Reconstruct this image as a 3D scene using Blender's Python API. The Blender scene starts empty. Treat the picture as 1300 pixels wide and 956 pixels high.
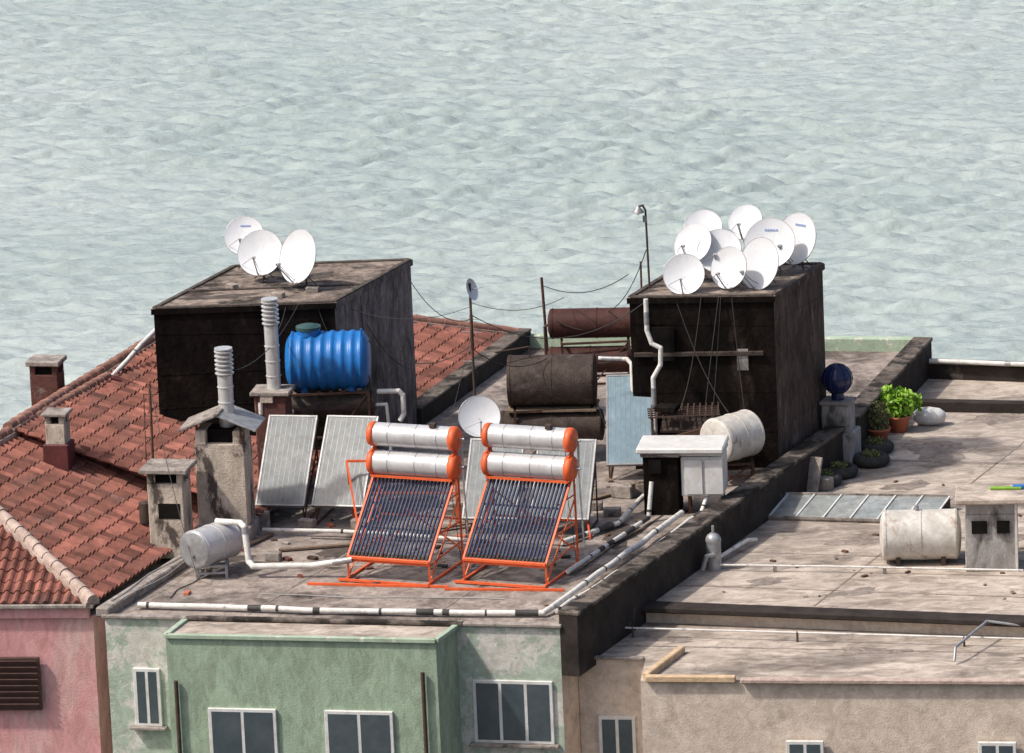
import bpy, math, random
import numpy as np
from mathutils import Vector, Matrix, Quaternion
random.seed(7); rng=np.random.RandomState(5)
scene=bpy.context.scene
# ---------------------------------------------------------------- materials
MATS={}
def mat(name,c1,c2=None,scale=3.0,rough=.8,bump=.0,metal=0.0,stain=None,stain_scale=.6,stain_lo=.5,stain_hi=.62,stretch=(1,1,1),spec=.5,attr=0.0,bscale=25,grime=0.0,gs=4.0):
    m=bpy.data.materials.new(name); m.use_nodes=True; nt=m.node_tree; N=nt.nodes; L=nt.links
    bs=N["Principled BSDF"]; bs.inputs["Roughness"].default_value=rough; bs.inputs["Metallic"].default_value=metal
    bs.inputs["Specular IOR Level"].default_value=spec
    tc=N.new("ShaderNodeTexCoord"); mp=N.new("ShaderNodeMapping"); mp.inputs["Scale"].default_value=stretch
    L.new(tc.outputs["Object"],mp.inputs["Vector"])
    if c2 is None: c2=tuple(min(1,x*.75) for x in c1)
    n=N.new("ShaderNodeTexNoise"); n.inputs["Scale"].default_value=scale; n.inputs["Detail"].default_value=8; n.inputs["Roughness"].default_value=.65
    L.new(mp.outputs[0],n.inputs["Vector"])
    r=N.new("ShaderNodeValToRGB"); r.color_ramp.elements[0].position=.35; r.color_ramp.elements[1].position=.65
    r.color_ramp.elements[0].color=(*c1,1); r.color_ramp.elements[1].color=(*c2,1)
    L.new(n.outputs["Fac"],r.inputs["Fac"]); col=r.outputs["Color"]
    if stain is not None:
        n2=N.new("ShaderNodeTexNoise"); n2.inputs["Scale"].default_value=stain_scale; n2.inputs["Detail"].default_value=10; n2.inputs["Roughness"].default_value=.7
        n2.inputs["Distortion"].default_value=.4
        mp2=N.new("ShaderNodeMapping"); mp2.inputs["Scale"].default_value=stretch; mp2.inputs["Location"].default_value=(3.1,7.7,1.3)
        L.new(tc.outputs["Object"],mp2.inputs["Vector"]); L.new(mp2.outputs[0],n2.inputs["Vector"])
        r2=N.new("ShaderNodeValToRGB"); r2.color_ramp.elements[0].position=stain_lo; r2.color_ramp.elements[1].position=stain_hi
        L.new(n2.outputs["Fac"],r2.inputs["Fac"])
        mx=N.new("ShaderNodeMixRGB"); L.new(r2.outputs["Color"],mx.inputs["Fac"]); L.new(col,mx.inputs["Color1"]); mx.inputs["Color2"].default_value=(*stain,1)
        col=mx.outputs["Color"]
    if grime>0:
        n4=N.new("ShaderNodeTexNoise"); n4.inputs["Scale"].default_value=gs; n4.inputs["Detail"].default_value=12; n4.inputs["Roughness"].default_value=.75; n4.inputs["Distortion"].default_value=.8
        mp4=N.new("ShaderNodeMapping"); mp4.inputs["Scale"].default_value=stretch; mp4.inputs["Location"].default_value=(9.1,2.7,5.3)
        L.new(tc.outputs["Object"],mp4.inputs["Vector"]); L.new(mp4.outputs[0],n4.inputs["Vector"])
        r4=N.new("ShaderNodeValToRGB"); r4.color_ramp.elements[0].position=.40; r4.color_ramp.elements[1].position=.60
        g0=1-grime; r4.color_ramp.elements[0].color=(g0,g0*.97,g0*.94,1); r4.color_ramp.elements[1].color=(1,1,1,1)
        L.new(n4.outputs["Fac"],r4.inputs["Fac"])
        mx4=N.new("ShaderNodeMixRGB"); mx4.blend_type='MULTIPLY'; mx4.inputs["Fac"].default_value=1; L.new(col,mx4.inputs["Color1"]); L.new(r4.outputs["Color"],mx4.inputs["Color2"]); col=mx4.outputs["Color"]
    if attr>0:
        a=N.new("ShaderNodeAttribute"); a.attribute_name="tc"
        mr=N.new("ShaderNodeMapRange"); mr.inputs["To Min"].default_value=1-attr; mr.inputs["To Max"].default_value=1+attr
        L.new(a.outputs["Fac"],mr.inputs["Value"])
        hs=N.new("ShaderNodeHueSaturation"); L.new(mr.outputs[0],hs.inputs["Value"]); L.new(col,hs.inputs["Color"]); col=hs.outputs["Color"]
    L.new(col,bs.inputs["Base Color"])
    if bump>0:
        n3=N.new("ShaderNodeTexNoise"); n3.inputs["Scale"].default_value=bscale; n3.inputs["Detail"].default_value=6
        L.new(tc.outputs["Object"],n3.inputs["Vector"])
        b=N.new("ShaderNodeBump"); b.inputs["Strength"].default_value=bump; b.inputs["Distance"].default_value=.03
        L.new(n3.outputs["Fac"],b.inputs["Height"]); L.new(b.outputs[0],bs.inputs["Normal"])
    MATS[name]=m; return m
mat("roof_concrete",(.45,.38,.33),(.29,.24,.21),1.1,.9,.4,stain=(.09,.072,.062),stain_scale=.55,stain_lo=.49,stain_hi=.64,grime=.5,gs=3)
mat("roof_concrete_pale",(.60,.51,.43),(.43,.365,.31),.8,.9,.4,stain=(.20,.165,.14),stain_scale=.42,stain_lo=.48,stain_hi=.64,grime=.48,gs=2.2,stretch=(.7,1.3,1))
mat("roof_stain",(.26,.215,.185),(.34,.285,.245),2.2,.9,.3,grime=.5,gs=5)
mat("tar",(.022,.017,.015),(.046,.037,.032),2,.85,.4,stain=(.13,.11,.095),stain_scale=1.1,stain_lo=.6,stain_hi=.75,spec=.2)
mat("tar_strip",(.09,.075,.065),(.14,.115,.10),3,.85,.3,grime=.5,spec=.2)
mat("parapet_top",(.22,.185,.16),(.12,.10,.085),2,.9,.5,stain=(.035,.03,.026),stain_scale=1.2,stain_lo=.46,stain_hi=.56,grime=.5,spec=.2)
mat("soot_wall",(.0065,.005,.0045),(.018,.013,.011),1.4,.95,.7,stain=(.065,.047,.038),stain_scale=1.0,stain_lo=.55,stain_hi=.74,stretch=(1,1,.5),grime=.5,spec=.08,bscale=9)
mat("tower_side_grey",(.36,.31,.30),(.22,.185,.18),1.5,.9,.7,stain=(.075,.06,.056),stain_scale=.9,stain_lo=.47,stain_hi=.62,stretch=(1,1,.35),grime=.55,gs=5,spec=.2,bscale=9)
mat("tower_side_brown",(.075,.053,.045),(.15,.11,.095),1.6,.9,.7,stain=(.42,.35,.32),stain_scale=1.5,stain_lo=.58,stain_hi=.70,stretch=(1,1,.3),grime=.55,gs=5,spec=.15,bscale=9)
mat("tower_top",(.38,.31,.26),(.24,.19,.16),1.5,.9,.4,stain=(.06,.05,.043),stain_scale=.9,stain_lo=.47,stain_hi=.58,grime=.5,spec=.2)
mat("green_paint",(.40,.50,.38),(.34,.44,.33),1.2,.85,.3,stain=(.60,.60,.53),stain_scale=1.6,stain_lo=.56,stain_hi=.60,grime=.2)
mat("green_paint_pale",(.47,.55,.45),(.40,.48,.39),1.2,.85,.3,stain=(.66,.64,.58),stain_scale=1.3,stain_lo=.48,stain_hi=.52,grime=.3)
mat("green_bay",(.37,.475,.345),(.32,.42,.31),1.0,.85,.3,stain=(.19,.24,.17),stain_scale=1.5,stain_lo=.56,stain_hi=.75,stretch=(1,1,.4),grime=.32)
mat("pink_paint",(.74,.37,.37),(.66,.32,.32),1.0,.85,.3,stain=(.72,.52,.49),stain_scale=.8,stain_lo=.5,stain_hi=.7,stretch=(1,1,.4),grime=.25)
mat("beige_paint",(.72,.61,.50),(.62,.52,.43),1.0,.85,.3,stain=(.42,.35,.29),stain_scale=1.3,stain_lo=.55,stain_hi=.7,grime=.25)
mat("yellow_paint",(.68,.50,.32),(.56,.40,.25),1.5,.85,.3,grime=.3)
mat("tile",(.33,.128,.095),(.23,.092,.070),2.2,.85,.3,stain=(.12,.072,.06),stain_scale=.9,stain_lo=.50,stain_hi=.72,attr=.45,grime=.38,gs=1.2,spec=.3)
mat("tile_ridge",(.40,.22,.165),(.28,.135,.10),3,.85,.3,attr=.25,grime=.3)
mat("cement",(.56,.44,.38),(.42,.32,.27),3,.9,.5,grime=.3)
mat("red_flash",(.15,.028,.025),(.09,.02,.018),3,.7,.2,grime=.3)
mat("brick_dark",(.13,.045,.035),(.07,.028,.022),4,.9,.5,stain=(.2,.15,.13),stain_scale=3,stain_lo=.6,stain_hi=.7)
mat("plaster_old",(.64,.55,.46),(.46,.39,.32),2,.9,.5,stain=(.09,.07,.06),stain_scale=1.6,stain_lo=.52,stain_hi=.60,stretch=(1,1,.5),grime=.35)
mat("plaster_grey",(.44,.42,.40),(.32,.30,.29),2,.9,.4,stain=(.10,.09,.08),stain_scale=1.5,stain_lo=.53,stain_hi=.66,stretch=(1,1,.4),grime=.35)
mat("slab_grey",(.42,.37,.33),(.27,.235,.21),3,.9,.5,stain=(.09,.075,.065),stain_scale=2,stain_lo=.52,stain_hi=.66,grime=.4)
mat("black_void",(.008,.007,.006),(.015,.013,.012),3,.95,spec=.05)
mat("white_metal",(.74,.74,.73),(.64,.64,.62),2,.4,.05,stain=(.48,.44,.39),stain_scale=1.6,stain_lo=.58,stain_hi=.74,grime=.15)
mat("dish_white",(.70,.71,.73),(.62,.63,.65),1.5,.45,0,stain=(.54,.54,.53),stain_scale=3,stain_lo=.55,stain_hi=.8)
mat("dish_mark",(.18,.26,.50),(.18,.26,.50),1,.5)
mat("tank_silver",(.62,.62,.63),(.53,.53,.54),3,.36,.03,metal=.25,stain=(.45,.43,.41),stain_scale=2,stain_lo=.6,stain_hi=.85,grime=.15)
mat("drum_white",(.66,.64,.60),(.54,.51,.46),3,.5,.1,stain=(.28,.13,.06),stain_scale=1.6,stain_lo=.57,stain_hi=.66,grime=.25)
mat("rust",(.075,.042,.032),(.14,.075,.05),3,.85,.4,stain=(.035,.024,.02),stain_scale=1.3,stain_lo=.5,stain_hi=.65,spec=.2)
mat("rust_dark",(.045,.032,.026),(.085,.06,.048),3,.7,.4,stain=(.17,.14,.12),stain_scale=1.4,stain_lo=.55,stain_hi=.72,grime=.4,spec=.3)
mat("rust_red",(.085,.028,.022),(.055,.022,.018),3,.65,.2,stain=(.15,.08,.06),stain_scale=2,stain_lo=.6,stain_hi=.75,grime=.3,spec=.3)
mat("orange_paint",(.82,.14,.035),(.68,.11,.03),4,.5,.05,stain=(.40,.1,.04),stain_scale=4,stain_lo=.62,stain_hi=.72,grime=.15)
mat("blue_plastic",(.010,.17,.52),(.01,.14,.44),2,.42,.05,stain=(.09,.28,.5),stain_scale=2,stain_lo=.55,stain_hi=.85,grime=.2)
mat("dark_green_lid",(.03,.08,.08),(.02,.05,.05),2,.5)
mat("steel",(.74,.74,.73),(.58,.58,.57),6,.3,.05,metal=.45)
mat("galv",(.45,.46,.47),(.33,.34,.35),5,.45,.1,metal=.4,grime=.3)
mat("pole_dark",(.05,.04,.035),(.1,.06,.045),5,.7,spec=.2)
mat("pipe_white",(.72,.70,.66),(.56,.54,.50),6,.6,.3,stain=(.25,.22,.2),stain_scale=5,stain_lo=.56,stain_hi=.68)
mat("pipe_black",(.03,.028,.026),(.06,.055,.05),6,.7,.3)
mat("collector_glass",(.22,.245,.25),(.17,.19,.195),1.2,.2,0,stain=(.31,.32,.31),stain_scale=.9,stain_lo=.45,stain_hi=.75,spec=.7,grime=.25)
mat("collector_blue",(.18,.28,.34),(.26,.36,.41),1.2,.14,0,spec=.9,grime=.2)
mat("collector_edge",(.34,.34,.34),(.24,.24,.24),4,.4,.05,metal=.5)
mat("skylight_glass",(.36,.385,.375),(.27,.295,.29),1.5,.2,0,stain=(.46,.46,.42),stain_scale=1.5,stain_lo=.5,stain_hi=.75,spec=.8,grime=.3)
mat("tube_glass",(.018,.026,.06),(.03,.042,.085),4,.12,0,spec=1.0)
mat("rubber",(.025,.024,.023),(.045,.042,.04),6,.8,.3,spec=.3)
mat("terracotta",(.50,.15,.08),(.40,.11,.06),4,.8,.1)
mat("leaf_bright",(.20,.42,.03),(.32,.52,.05),6,.55,attr=.4)
mat("leaf_olive",(.11,.14,.04),(.17,.16,.06),6,.7,attr=.4)
mat("soil",(.06,.045,.03),(.1,.075,.05),8,.95,.3)
mat("navy",(.008,.015,.06),(.012,.02,.09),3,.25,.05)
mat("cable",(.02,.02,.02),(.03,.03,.03),3,.6)
mat("cable_grey",(.35,.34,.33),(.3,.29,.28),3,.6)
mat("window_glass",(.05,.07,.08),(.08,.1,.11),2,.08,0,spec=1)
mat("frame_white",(.72,.72,.70),(.62,.62,.60),4,.5,grime=.15)
mat("shutter_brown",(.05,.022,.018),(.075,.035,.025),4,.6,.1)
mat("ground_asphalt",(.055,.053,.05),(.045,.043,.04),2,.9,.2)
mat("quay_stone",(.3,.28,.25),(.22,.2,.18),2,.9,.3)
mat("wood",(.22,.16,.11),(.14,.1,.07),4,.85,.3,stretch=(1,6,1))
# ---------------------------------------------------------------- mesh builder
V3=Vector
class B:
    def __init__(s,name): s.n=name; s.v=[]; s.f=[]; s.m=[]; s.sm=[]; s.tc=[]; s.ml=[]
    def mi(s,m):
        if m not in s.ml: s.ml.append(m)
        return s.ml.index(m)
    def add(s,vs,fs,m,smooth=False,tc=None):
        o=len(s.v); s.v+= [tuple(v) for v in vs]; k=s.mi(m)
        t=random.random() if tc is None else tc
        for f in fs: s.f.append(tuple(i+o for i in f)); s.m.append(k); s.sm.append(smooth); s.tc.append(t)
    def obox(s,M,sz,m,bev=0.0):
        x,y,z=[a/2 for a in sz]; b=min(bev,x*.45,y*.45,z*.45)
        if b<=0:
            vs=[M@V3((i*x,j*y,k*z)) for i in(-1,1) for j in(-1,1) for k in(-1,1)]
            s.add(vs,[(0,1,3,2),(4,6,7,5),(0,4,5,1),(2,3,7,6),(0,2,6,4),(1,5,7,3)],m); return
        idx={};vs=[]
        for i in(-1,1):
            for j in(-1,1):
                for k in(-1,1):
                    for a in range(3):
                        p=[i*(x-b),j*(y-b),k*(z-b)]
                        p[a]=[i*x,j*y,k*z][a]
                        idx[(i,j,k,a)]=len(vs); vs.append(M@V3(p))
        F=[]
        q=[(-1,-1),(1,-1),(1,1),(-1,1)]
        for a in range(3):
            for sg in(-1,1):
                f=[]
                for (p,r) in q:
                    c=[0,0,0]; c[a]=sg; c[(a+1)%3]=p; c[(a+2)%3]=r; f.append(idx[(*c,a)])
                if sg<0: f.reverse()
                F.append(tuple(f))
        for a in range(3):
            b1=(a+1)%3;b2=(a+2)%3
            for p in(-1,1):
                for r in(-1,1):
                    c0=[0,0,0];c0[a]=-1;c0[b1]=p;c0[b2]=r;c1=list(c0);c1[a]=1
                    f=[idx[(*c0,b1)],idx[(*c1,b1)],idx[(*c1,b2)],idx[(*c0,b2)]]
                    if p*r<0: f.reverse()
                    F.append(tuple(f))
        for i in(-1,1):
            for j in(-1,1):
                for k in(-1,1):
                    f=[idx[(i,j,k,0)],idx[(i,j,k,1)],idx[(i,j,k,2)]]
                    if i*j*k<0: f.reverse()
                    F.append(tuple(f))
        s.add(vs,F,m)
    def box(s,c,sz,m,a=0,bev=0.0,tilt=0,roll=0):
        M=Matrix.Translation(c)@Matrix.Rotation(-math.radians(a),4,'Z')@Matrix.Rotation(math.radians(tilt),4,'X')@Matrix.Rotation(math.radians(roll),4,'Y')
        s.obox(M,sz,m,bev)
    def beam(s,p,q,w,h,m,bev=0):
        p=V3(p);q=V3(q);d=q-p;l=d.length
        if l<1e-5:return
        x=d/l; up=V3((0,0,1)) if abs(x.z)<.95 else V3((0,1,0))
        y=up.cross(x).normalized(); z=x.cross(y)
        M=Matrix(((x.x,y.x,z.x,(p.x+q.x)/2),(x.y,y.y,z.y,(p.y+q.y)/2),(x.z,y.z,z.z,(p.z+q.z)/2),(0,0,0,1)))
        s.obox(M,(l,w,h),m,bev)
    def basis(s,d):
        d=V3(d).normalized(); up=V3((0,0,1)) if abs(d.z)<.95 else V3((0,1,0))
        a=up.cross(d).normalized(); return d,a,d.cross(a)
    def lathe(s,p,d,prof,m,seg=24,smooth=True,tc=None):
        d,a,b=s.basis(d); p=V3(p); vs=[]; fs=[]
        for (t,r) in prof:
            for i in range(seg):
                an=2*math.pi*i/seg; vs.append(p+d*t+(a*math.cos(an)+b*math.sin(an))*max(r,.0005))
        for j in range(len(prof)-1):
            for i in range(seg):
                k=(i+1)%seg; fs.append((j*seg+i,j*seg+k,(j+1)*seg+k,(j+1)*seg+i))
        s.add(vs,fs,m,smooth,tc)
    def cyl(s,p,q,r,m,r1=None,seg=16,caps=True,tc=None):
        p=V3(p);q=V3(q); l=(q-p).length; r1=r if r1 is None else r1
        if l<1e-6:return
        s.lathe(p,q-p,[(0,r),(l,r1)],m,seg,True,tc)
        if caps:
            d,a,b=s.basis(q-p)
            for c,rr,fl in((p,r,1),(q,r1,0)):
                vs=[c+(a*math.cos(2*math.pi*i/seg)+b*math.sin(2*math.pi*i/seg))*rr for i in range(seg)]
                f=tuple(range(seg)); s.add(vs,[f[::-1] if fl else f],m,False,tc)
    def sph(s,c,r,m,seg=16,sq=1.0):
        n=seg//2; prof=[(-r*sq*math.cos(math.pi*i/n),r*math.sin(math.pi*i/n)) for i in range(n+1)]
        s.lathe(c,(0,0,1),prof,m,seg)
    def pipe(s,pts,r,m,seg=10):
        for p,q in zip(pts,pts[1:]): s.cyl(p,q,r,m,seg=seg)
        for p in pts[1:-1]: s.sph(p,r*1.04,m,10)
    def wire(s,p,q,sag,r,m,n=10):
        p=V3(p);q=V3(q); pts=[]
        for i in range(n+1):
            t=i/n; c=p.lerp(q,t); c.z-=sag*4*t*(1-t); pts.append(c)
        for a,b in zip(pts,pts[1:]): s.cyl(a,b,r,m,seg=5,caps=False)
    def loosewire(s,p,q,amp,r,m,n=14):
        p=V3(p);q=V3(q); pts=[]; a1,a2=random.uniform(0,6),random.uniform(0,6); d=(q-p); sdv=V3((d.y,-d.x,0)).normalized()
        for i in range(n+1):
            t=i/n; c=p.lerp(q,t)+sdv*amp*(math.sin(t*7+a1)-math.sin(a1)*(1-t)-math.sin(7+a1)*t+.4*math.sin(t*17+a2)); pts.append(c)
        for a,b in zip(pts,pts[1:]): s.cyl(a,b,r,m,seg=5,caps=False)
    def torus(s,c,R,r,m,seg=24,s2=10,flat=1):
        vs=[];fs=[]
        for i in range(seg):
            a=2*math.pi*i/seg
            for j in range(s2):
                b=2*math.pi*j/s2; rr=R+r*math.cos(b)
                vs.append((c[0]+rr*math.cos(a),c[1]+rr*math.sin(a),c[2]+r*flat*math.sin(b)))
        for i in range(seg):
            for j in range(s2):
                fs.append((i*s2+j,((i+1)%seg)*s2+j,((i+1)%seg)*s2+(j+1)%s2,i*s2+(j+1)%s2))
        s.add(vs,fs,m,True)
    def prism(s,poly,z0,z1,msides,mtop,mbot=None):
        n=len(poly)
        if not isinstance(msides,(list,tuple)): msides=[msides]*n
        s.add([(*p,z1) for p in poly],[tuple(range(n))],mtop)
        s.add([(*p,z0) for p in poly],[tuple(range(n))[::-1]],mbot or mtop)
        for i in range(n):
            a=poly[i];b=poly[(i+1)%n]
            s.add([(*a,z0),(*b,z0),(*b,z1),(*a,z1)],[(0,1,2,3)],msides[i])
    def quad(s,pts,m): s.add(pts,[tuple(range(len(pts)))],m)
    def blob(s,x,y,z,rx,ry,a,m,th=.008):
        n=30; ph=[random.uniform(0,6.28) for _ in range(5)]; pts=[]
        for i in range(n):
            t=2*math.pi*i/n; k=1+.18*math.sin(2*t+ph[0])+.16*math.sin(3*t+ph[1])+.12*math.sin(5*t+ph[2])+.10*math.sin(8*t+ph[3])+.08*math.sin(12*t+ph[4])
            u,v=rx*k*math.cos(t),ry*k*math.sin(t); ca,sa=math.cos(a),math.sin(a); pts.append((x+u*ca-v*sa,y+u*sa+v*ca))
        s.prism(pts,z-.02,z+th,m,m)
    def tank(s,c,d,L,r,m,mcap=None,dome=.06,rim=True,seg=32):
        d=V3(d).normalized(); p=V3(c)-d*L/2
        s.lathe(p,d,[(0,r),(L,r)],m,seg)
        for q,dd in((p,-d),(p+d*L,d)):
            s.lathe(q,dd,[(0,r),(.012,r*.985),(dome*.4,r*.85),(dome*.8,r*.55),(dome,.001)],mcap or m,seg)
        if rim:
            for t in(.03,L*.5,L-.05): s.lathe(p+d*t,d,[(0,r),(.0,r+.012),(.03,r+.012),(.03,r)],m,seg,False)
    def finish(s,loc=None):
        me=bpy.data.meshes.new(s.n)
        a=np.array(s.v); 
        if loc is None:
            mn=a.min(0);mx=a.max(0); loc=((mn[0]+mx[0])/2,(mn[1]+mx[1])/2,mn[2])
        a=a-np.array(loc)
        me.from_pydata([tuple(x) for x in a],[],s.f)
        for m in s.ml: me.materials.append(MATS[m])
        me.polygons.foreach_set("material_index",s.m); me.polygons.foreach_set("use_smooth",s.sm)
        at=me.attributes.new("tc","FLOAT","FACE"); at.data.foreach_set("value",s.tc)
        me.update()
        o=bpy.data.objects.new(s.n,me); o.location=loc; scene.collection.objects.link(o); return o
def UV(a):
    a=math.radians(a); return V3((math.cos(a),-math.sin(a),0)),V3((math.sin(a),math.cos(a),0))
def window(b,p,a,w,h,zt,out=.03):
    U,Vv=UV(a); c=V3((p[0],p[1],zt-h/2))
    b.box(c-Vv*out*.5,(w,.10,h),"frame_white",a,.01)
    n=max(2,round(w/.6)); pw=(w-.08)/n
    for i in range(n):
        cc=c+U*((i-(n-1)/2)*pw)-Vv*(out*.5+.045)
        b.box(cc,(pw-.07,.02,h-.14),"window_glass",a)
    b.box(c-Vv*.09-V3((0,0,h/2+.03)),(w+.2,.22,.06),"slab_grey",a,.01)
# ---------------------------------------------------------------- ground & sea
g=B("ground"); g.prism([(-400,-400),(400,-400),(400,24),(-400,24)],-15,-13.6,"quay_stone","ground_asphalt"); g.finish()
def make_sea():
    x0,x1,y0,y1=-40,40,52,165
    nx=int((x1-x0)/.15)+1; ny=int((y1-y0)/.15)+1
    X,Y=np.meshgrid(np.linspace(x0,x1,nx),np.linspace(y0,y1,ny)); H=np.zeros_like(X)
    D1=.5*np.sin(.17*X+.8)+.5*np.sin(.13*Y+.09*X); 
    for i in range(120):
        lam=math.exp(rng.uniform(math.log(.5),math.log(2.6))); k=2*math.pi/lam
        th=math.radians(-84+rng.normal(0,26)); amp=.0072*lam**1.0*rng.uniform(.5,1.4)
        kx,ky=k*math.cos(th),k*math.sin(th); ph=rng.uniform(0,6.28)
        wx=.8*np.sin(X*.61+i)+.8*np.sin(Y*.43+2*i+.2*X)
        q=kx*X+ky*Y+ph+wx
        H+=amp*(np.sin(q)+.3*np.cos(2*q))*(1+.8*np.sin(.53*X+.9*i)*np.sin(.41*Y+1.7*i))
    for i in range(8):
        lam=rng.uniform(5,14); k=2*math.pi/lam; th=math.radians(-80+rng.normal(0,20)); H+=.012*np.sin(k*math.cos(th)*X+k*math.sin(th)*Y+i)
    H=H*(1+.35*D1)
    edge=np.minimum(np.minimum(X-x0,x1-X),np.minimum(Y-y0,y1-Y))/3; H*=np.clip(edge,0,1)
    v=np.stack([X,Y,H-14.0],-1).reshape(-1,3)
    idx=np.arange(nx*ny).reshape(ny,nx)
    f=np.stack([idx[:-1,:-1],idx[:-1,1:],idx[1:,1:],idx[1:,:-1]],-1).reshape(-1,4)
    o=len(v); ext=[(-6000,20),(x0,20),(x1,20),(6000,20),(-6000,y0),(x0,y0),(x1,y0),(6000,y0),(-6000,y1),(x0,y1),(x1,y1),(6000,y1),(-6000,9000),(x0,9000),(x1,9000),(6000,9000)]
    v=np.vstack([v,np.array([(a,b,-14.0) for a,b in ext])])
    ff=[]
    for j in range(3):
        for i in range(3):
            if i==1 and j==1: continue
            a=o+j*4+i; ff.append((a,a+1,a+5,a+4))
    f=np.vstack([f,np.array(ff)])
    me=bpy.data.meshes.new("sea"); me.vertices.add(len(v)); me.vertices.foreach_set("co",v.ravel())
    me.loops.add(len(f)*4); me.loops.foreach_set("vertex_index",f.ravel().astype(np.int32))
    me.polygons.add(len(f)); me.polygons.foreach_set("loop_start",np.arange(0,len(f)*4,4,dtype=np.int32)); me.polygons.foreach_set("loop_total",np.full(len(f),4,dtype=np.int32))
    me.update(calc_edges=True); me.polygons.foreach_set("use_smooth",[True]*len(f)); me.validate()
    m=bpy.data.materials.new("sea_water"); m.use_nodes=True; nt=m.node_tree;N=nt.nodes;L=nt.links; bs=N["Principled BSDF"]
    bs.inputs["Roughness"].default_value=.10; bs.inputs["IOR"].default_value=1.5
    tc=N.new("ShaderNodeTexCoord"); mp=N.new("ShaderNodeMapping"); mp.inputs["Scale"].default_value=(.8,1.4,1); mp.inputs["Rotation"].default_value=(0,0,.12); L.new(tc.outputs["Object"],mp.inputs["Vector"])
    n=N.new("ShaderNodeTexNoise"); n.inputs["Scale"].default_value=2.6; n.inputs["Detail"].default_value=4; n.inputs["Roughness"].default_value=.55; L.new(mp.outputs[0],n.inputs["Vector"])
    b=N.new("ShaderNodeBump"); b.inputs["Strength"].default_value=.7; b.inputs["Distance"].default_value=.12; L.new(n.outputs["Fac"],b.inputs["Height"]); L.new(b.outputs[0],bs.inputs["Normal"])
    n2=N.new("ShaderNodeTexNoise"); n2.inputs["Scale"].default_value=.05; n2.inputs["Detail"].default_value=3; L.new(tc.outputs["Object"],n2.inputs["Vector"])
    r=N.new("ShaderNodeValToRGB"); r.color_ramp.elements[0].position=.35; r.color_ramp.elements[1].position=.65
    r.color_ramp.elements[0].color=(.335,.395,.378,1); r.color_ramp.elements[1].color=(.40,.45,.43,1)  # pale diffuse base: most of the sky reflection is put into the water colour
    L.new(n2.outputs["Fac"],r.inputs["Fac"]); L.new(r.outputs["Color"],bs.inputs["Base Color"])
    me.materials.append(m); o=bpy.data.objects.new("sea",me); scene.collection.objects.link(o)
make_sea()
# ---------------------------------------------------------------- green building
PAR=[(0.95,-6.15),(6.55,6.35),(7.86,9.3),(10.2,16.9)]
ZB=-13.7
b=B("green_apartment_building")
A=(-8.85,-3.86)
poly=[A,(.95,-6.15),(6.55,6.35),(7.86,9.3),(10.2,16.9),(.5,19.1),(-2.24,11.6),(-4.1,9.6)]
b.prism(poly,ZB,0,["green_paint_pale","beige_paint","tar","tar","green_paint","green_paint","green_paint","green_paint"],"roof_concrete")
bay=[(-7.47,-5.43),(-1.69,-6.70),(-1.15,-5.40),(-7.0,-4.05)]
b.prism(bay,ZB,-.03,"green_bay","roof_concrete_pale")
for i,j in((0,1),(1,2),(3,0)):
    p,q=bay[i],bay[j]; b.beam((*p,-.02),(*q,-.02),.13,.09,"green_paint",.01)
b.beam((-8.9,-3.85,.03),(-7.05,-4.28,.03),.16,.08,"slab_grey",.02)
b.beam((-7.05,-4.28,.03),(-1.1,-5.67,.03),.16,.08,"parapet_top",.02)
b.beam((-1.1,-5.67,.03),(1.0,-6.16,.03),.16,.08,"slab_grey",.02)
for i in range(3):
    p=V3((*PAR[i],0));q=V3((*PAR[i+1],0)); d=(q-p).normalized(); n=V3((d.y,-d.x,0))
    off=n*.2
    b.beam(p+off+V3((0,0,-.4)),q+off+V3((0,0,-.4)),.42,1.34,"tar")
    b.beam(p+off+V3((0,0,.31)),q+off+V3((0,0,.31)),.50,.09,"parapet_top",.02)
b.beam((-8.9,-3.85,.10),(-6.35,2.4,.10),.32,.22,"slab_grey",.03)
b.beam((-6.35,2.4,.10),(-4.0,8.2,.10),.32,.22,"slab_grey",.03)
b.beam((-2.24,11.5,.2),(.5,19.1,.2),.42,.45,"tar",.02)
b.beam((-2.24,11.5,.45),(.5,19.1,.45),.46,.06,"parapet_top",.02)
b.beam((.5,19.1,.15),(10.2,16.9,.15),.3,.35,"green_paint",.02)
window(b,(-.1,-5.90),13.2,1.75,1.4,-1.20); window(b,(-8.0,-4.06),13.2,.6,1.3,-1.12)
window(b,(-5.9,-5.78),12.4,1.5,1.5,-1.6); window(b,(-3.4,-6.33),12.4,1.5,1.5,-1.6)
for z in(-4.3,-7.3,-10.3):
    window(b,(-.1,-5.90),13.2,1.75,1.4,z); window(b,(-5.9,-5.78),12.4,1.5,1.5,z); window(b,(-3.4,-6.33),12.4,1.5,1.5,z)
b.cyl((-7.3,-5.55,-1.0),(-7.3,-5.55,-13),.045,"pole_dark"); b.cyl((-2.0,-6.72,-.7),(-2.0,-6.72,-13),.045,"pole_dark")
for t in(.30,.71):
    p=V3((-8.6,-3.5,.003)).lerp(V3((.9,-5.8,.003)),t); q=p+V3((.41,.91,0))*9
    b.beam(p,q,.05,.01,"roof_stain")
b.beam((-7.0,-.2,.004),(3.4,-1.6,.004),.06,.01,"roof_stain")
for (x,y,rx,ry) in [(-5.4,-2.7,.5,.25),(-.9,-4.3,.6,.2),(1.6,-3.0,.25,.7),(-3.6,.6,.9,.5),(2.4,1.0,.4,.9),(-6.2,.4,.4,.3),(.3,-.4,.8,.5),(3.3,4.5,.6,.7),(-.5,3.8,1.0,.6),(-2.4,5.5,.9,.8)]:
    b.blob(x,y,0,rx,ry,random.uniform(0,.6),"tar_strip" if y>0 else "roof_stain",.006)
b.finish((0,0,0))
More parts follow.
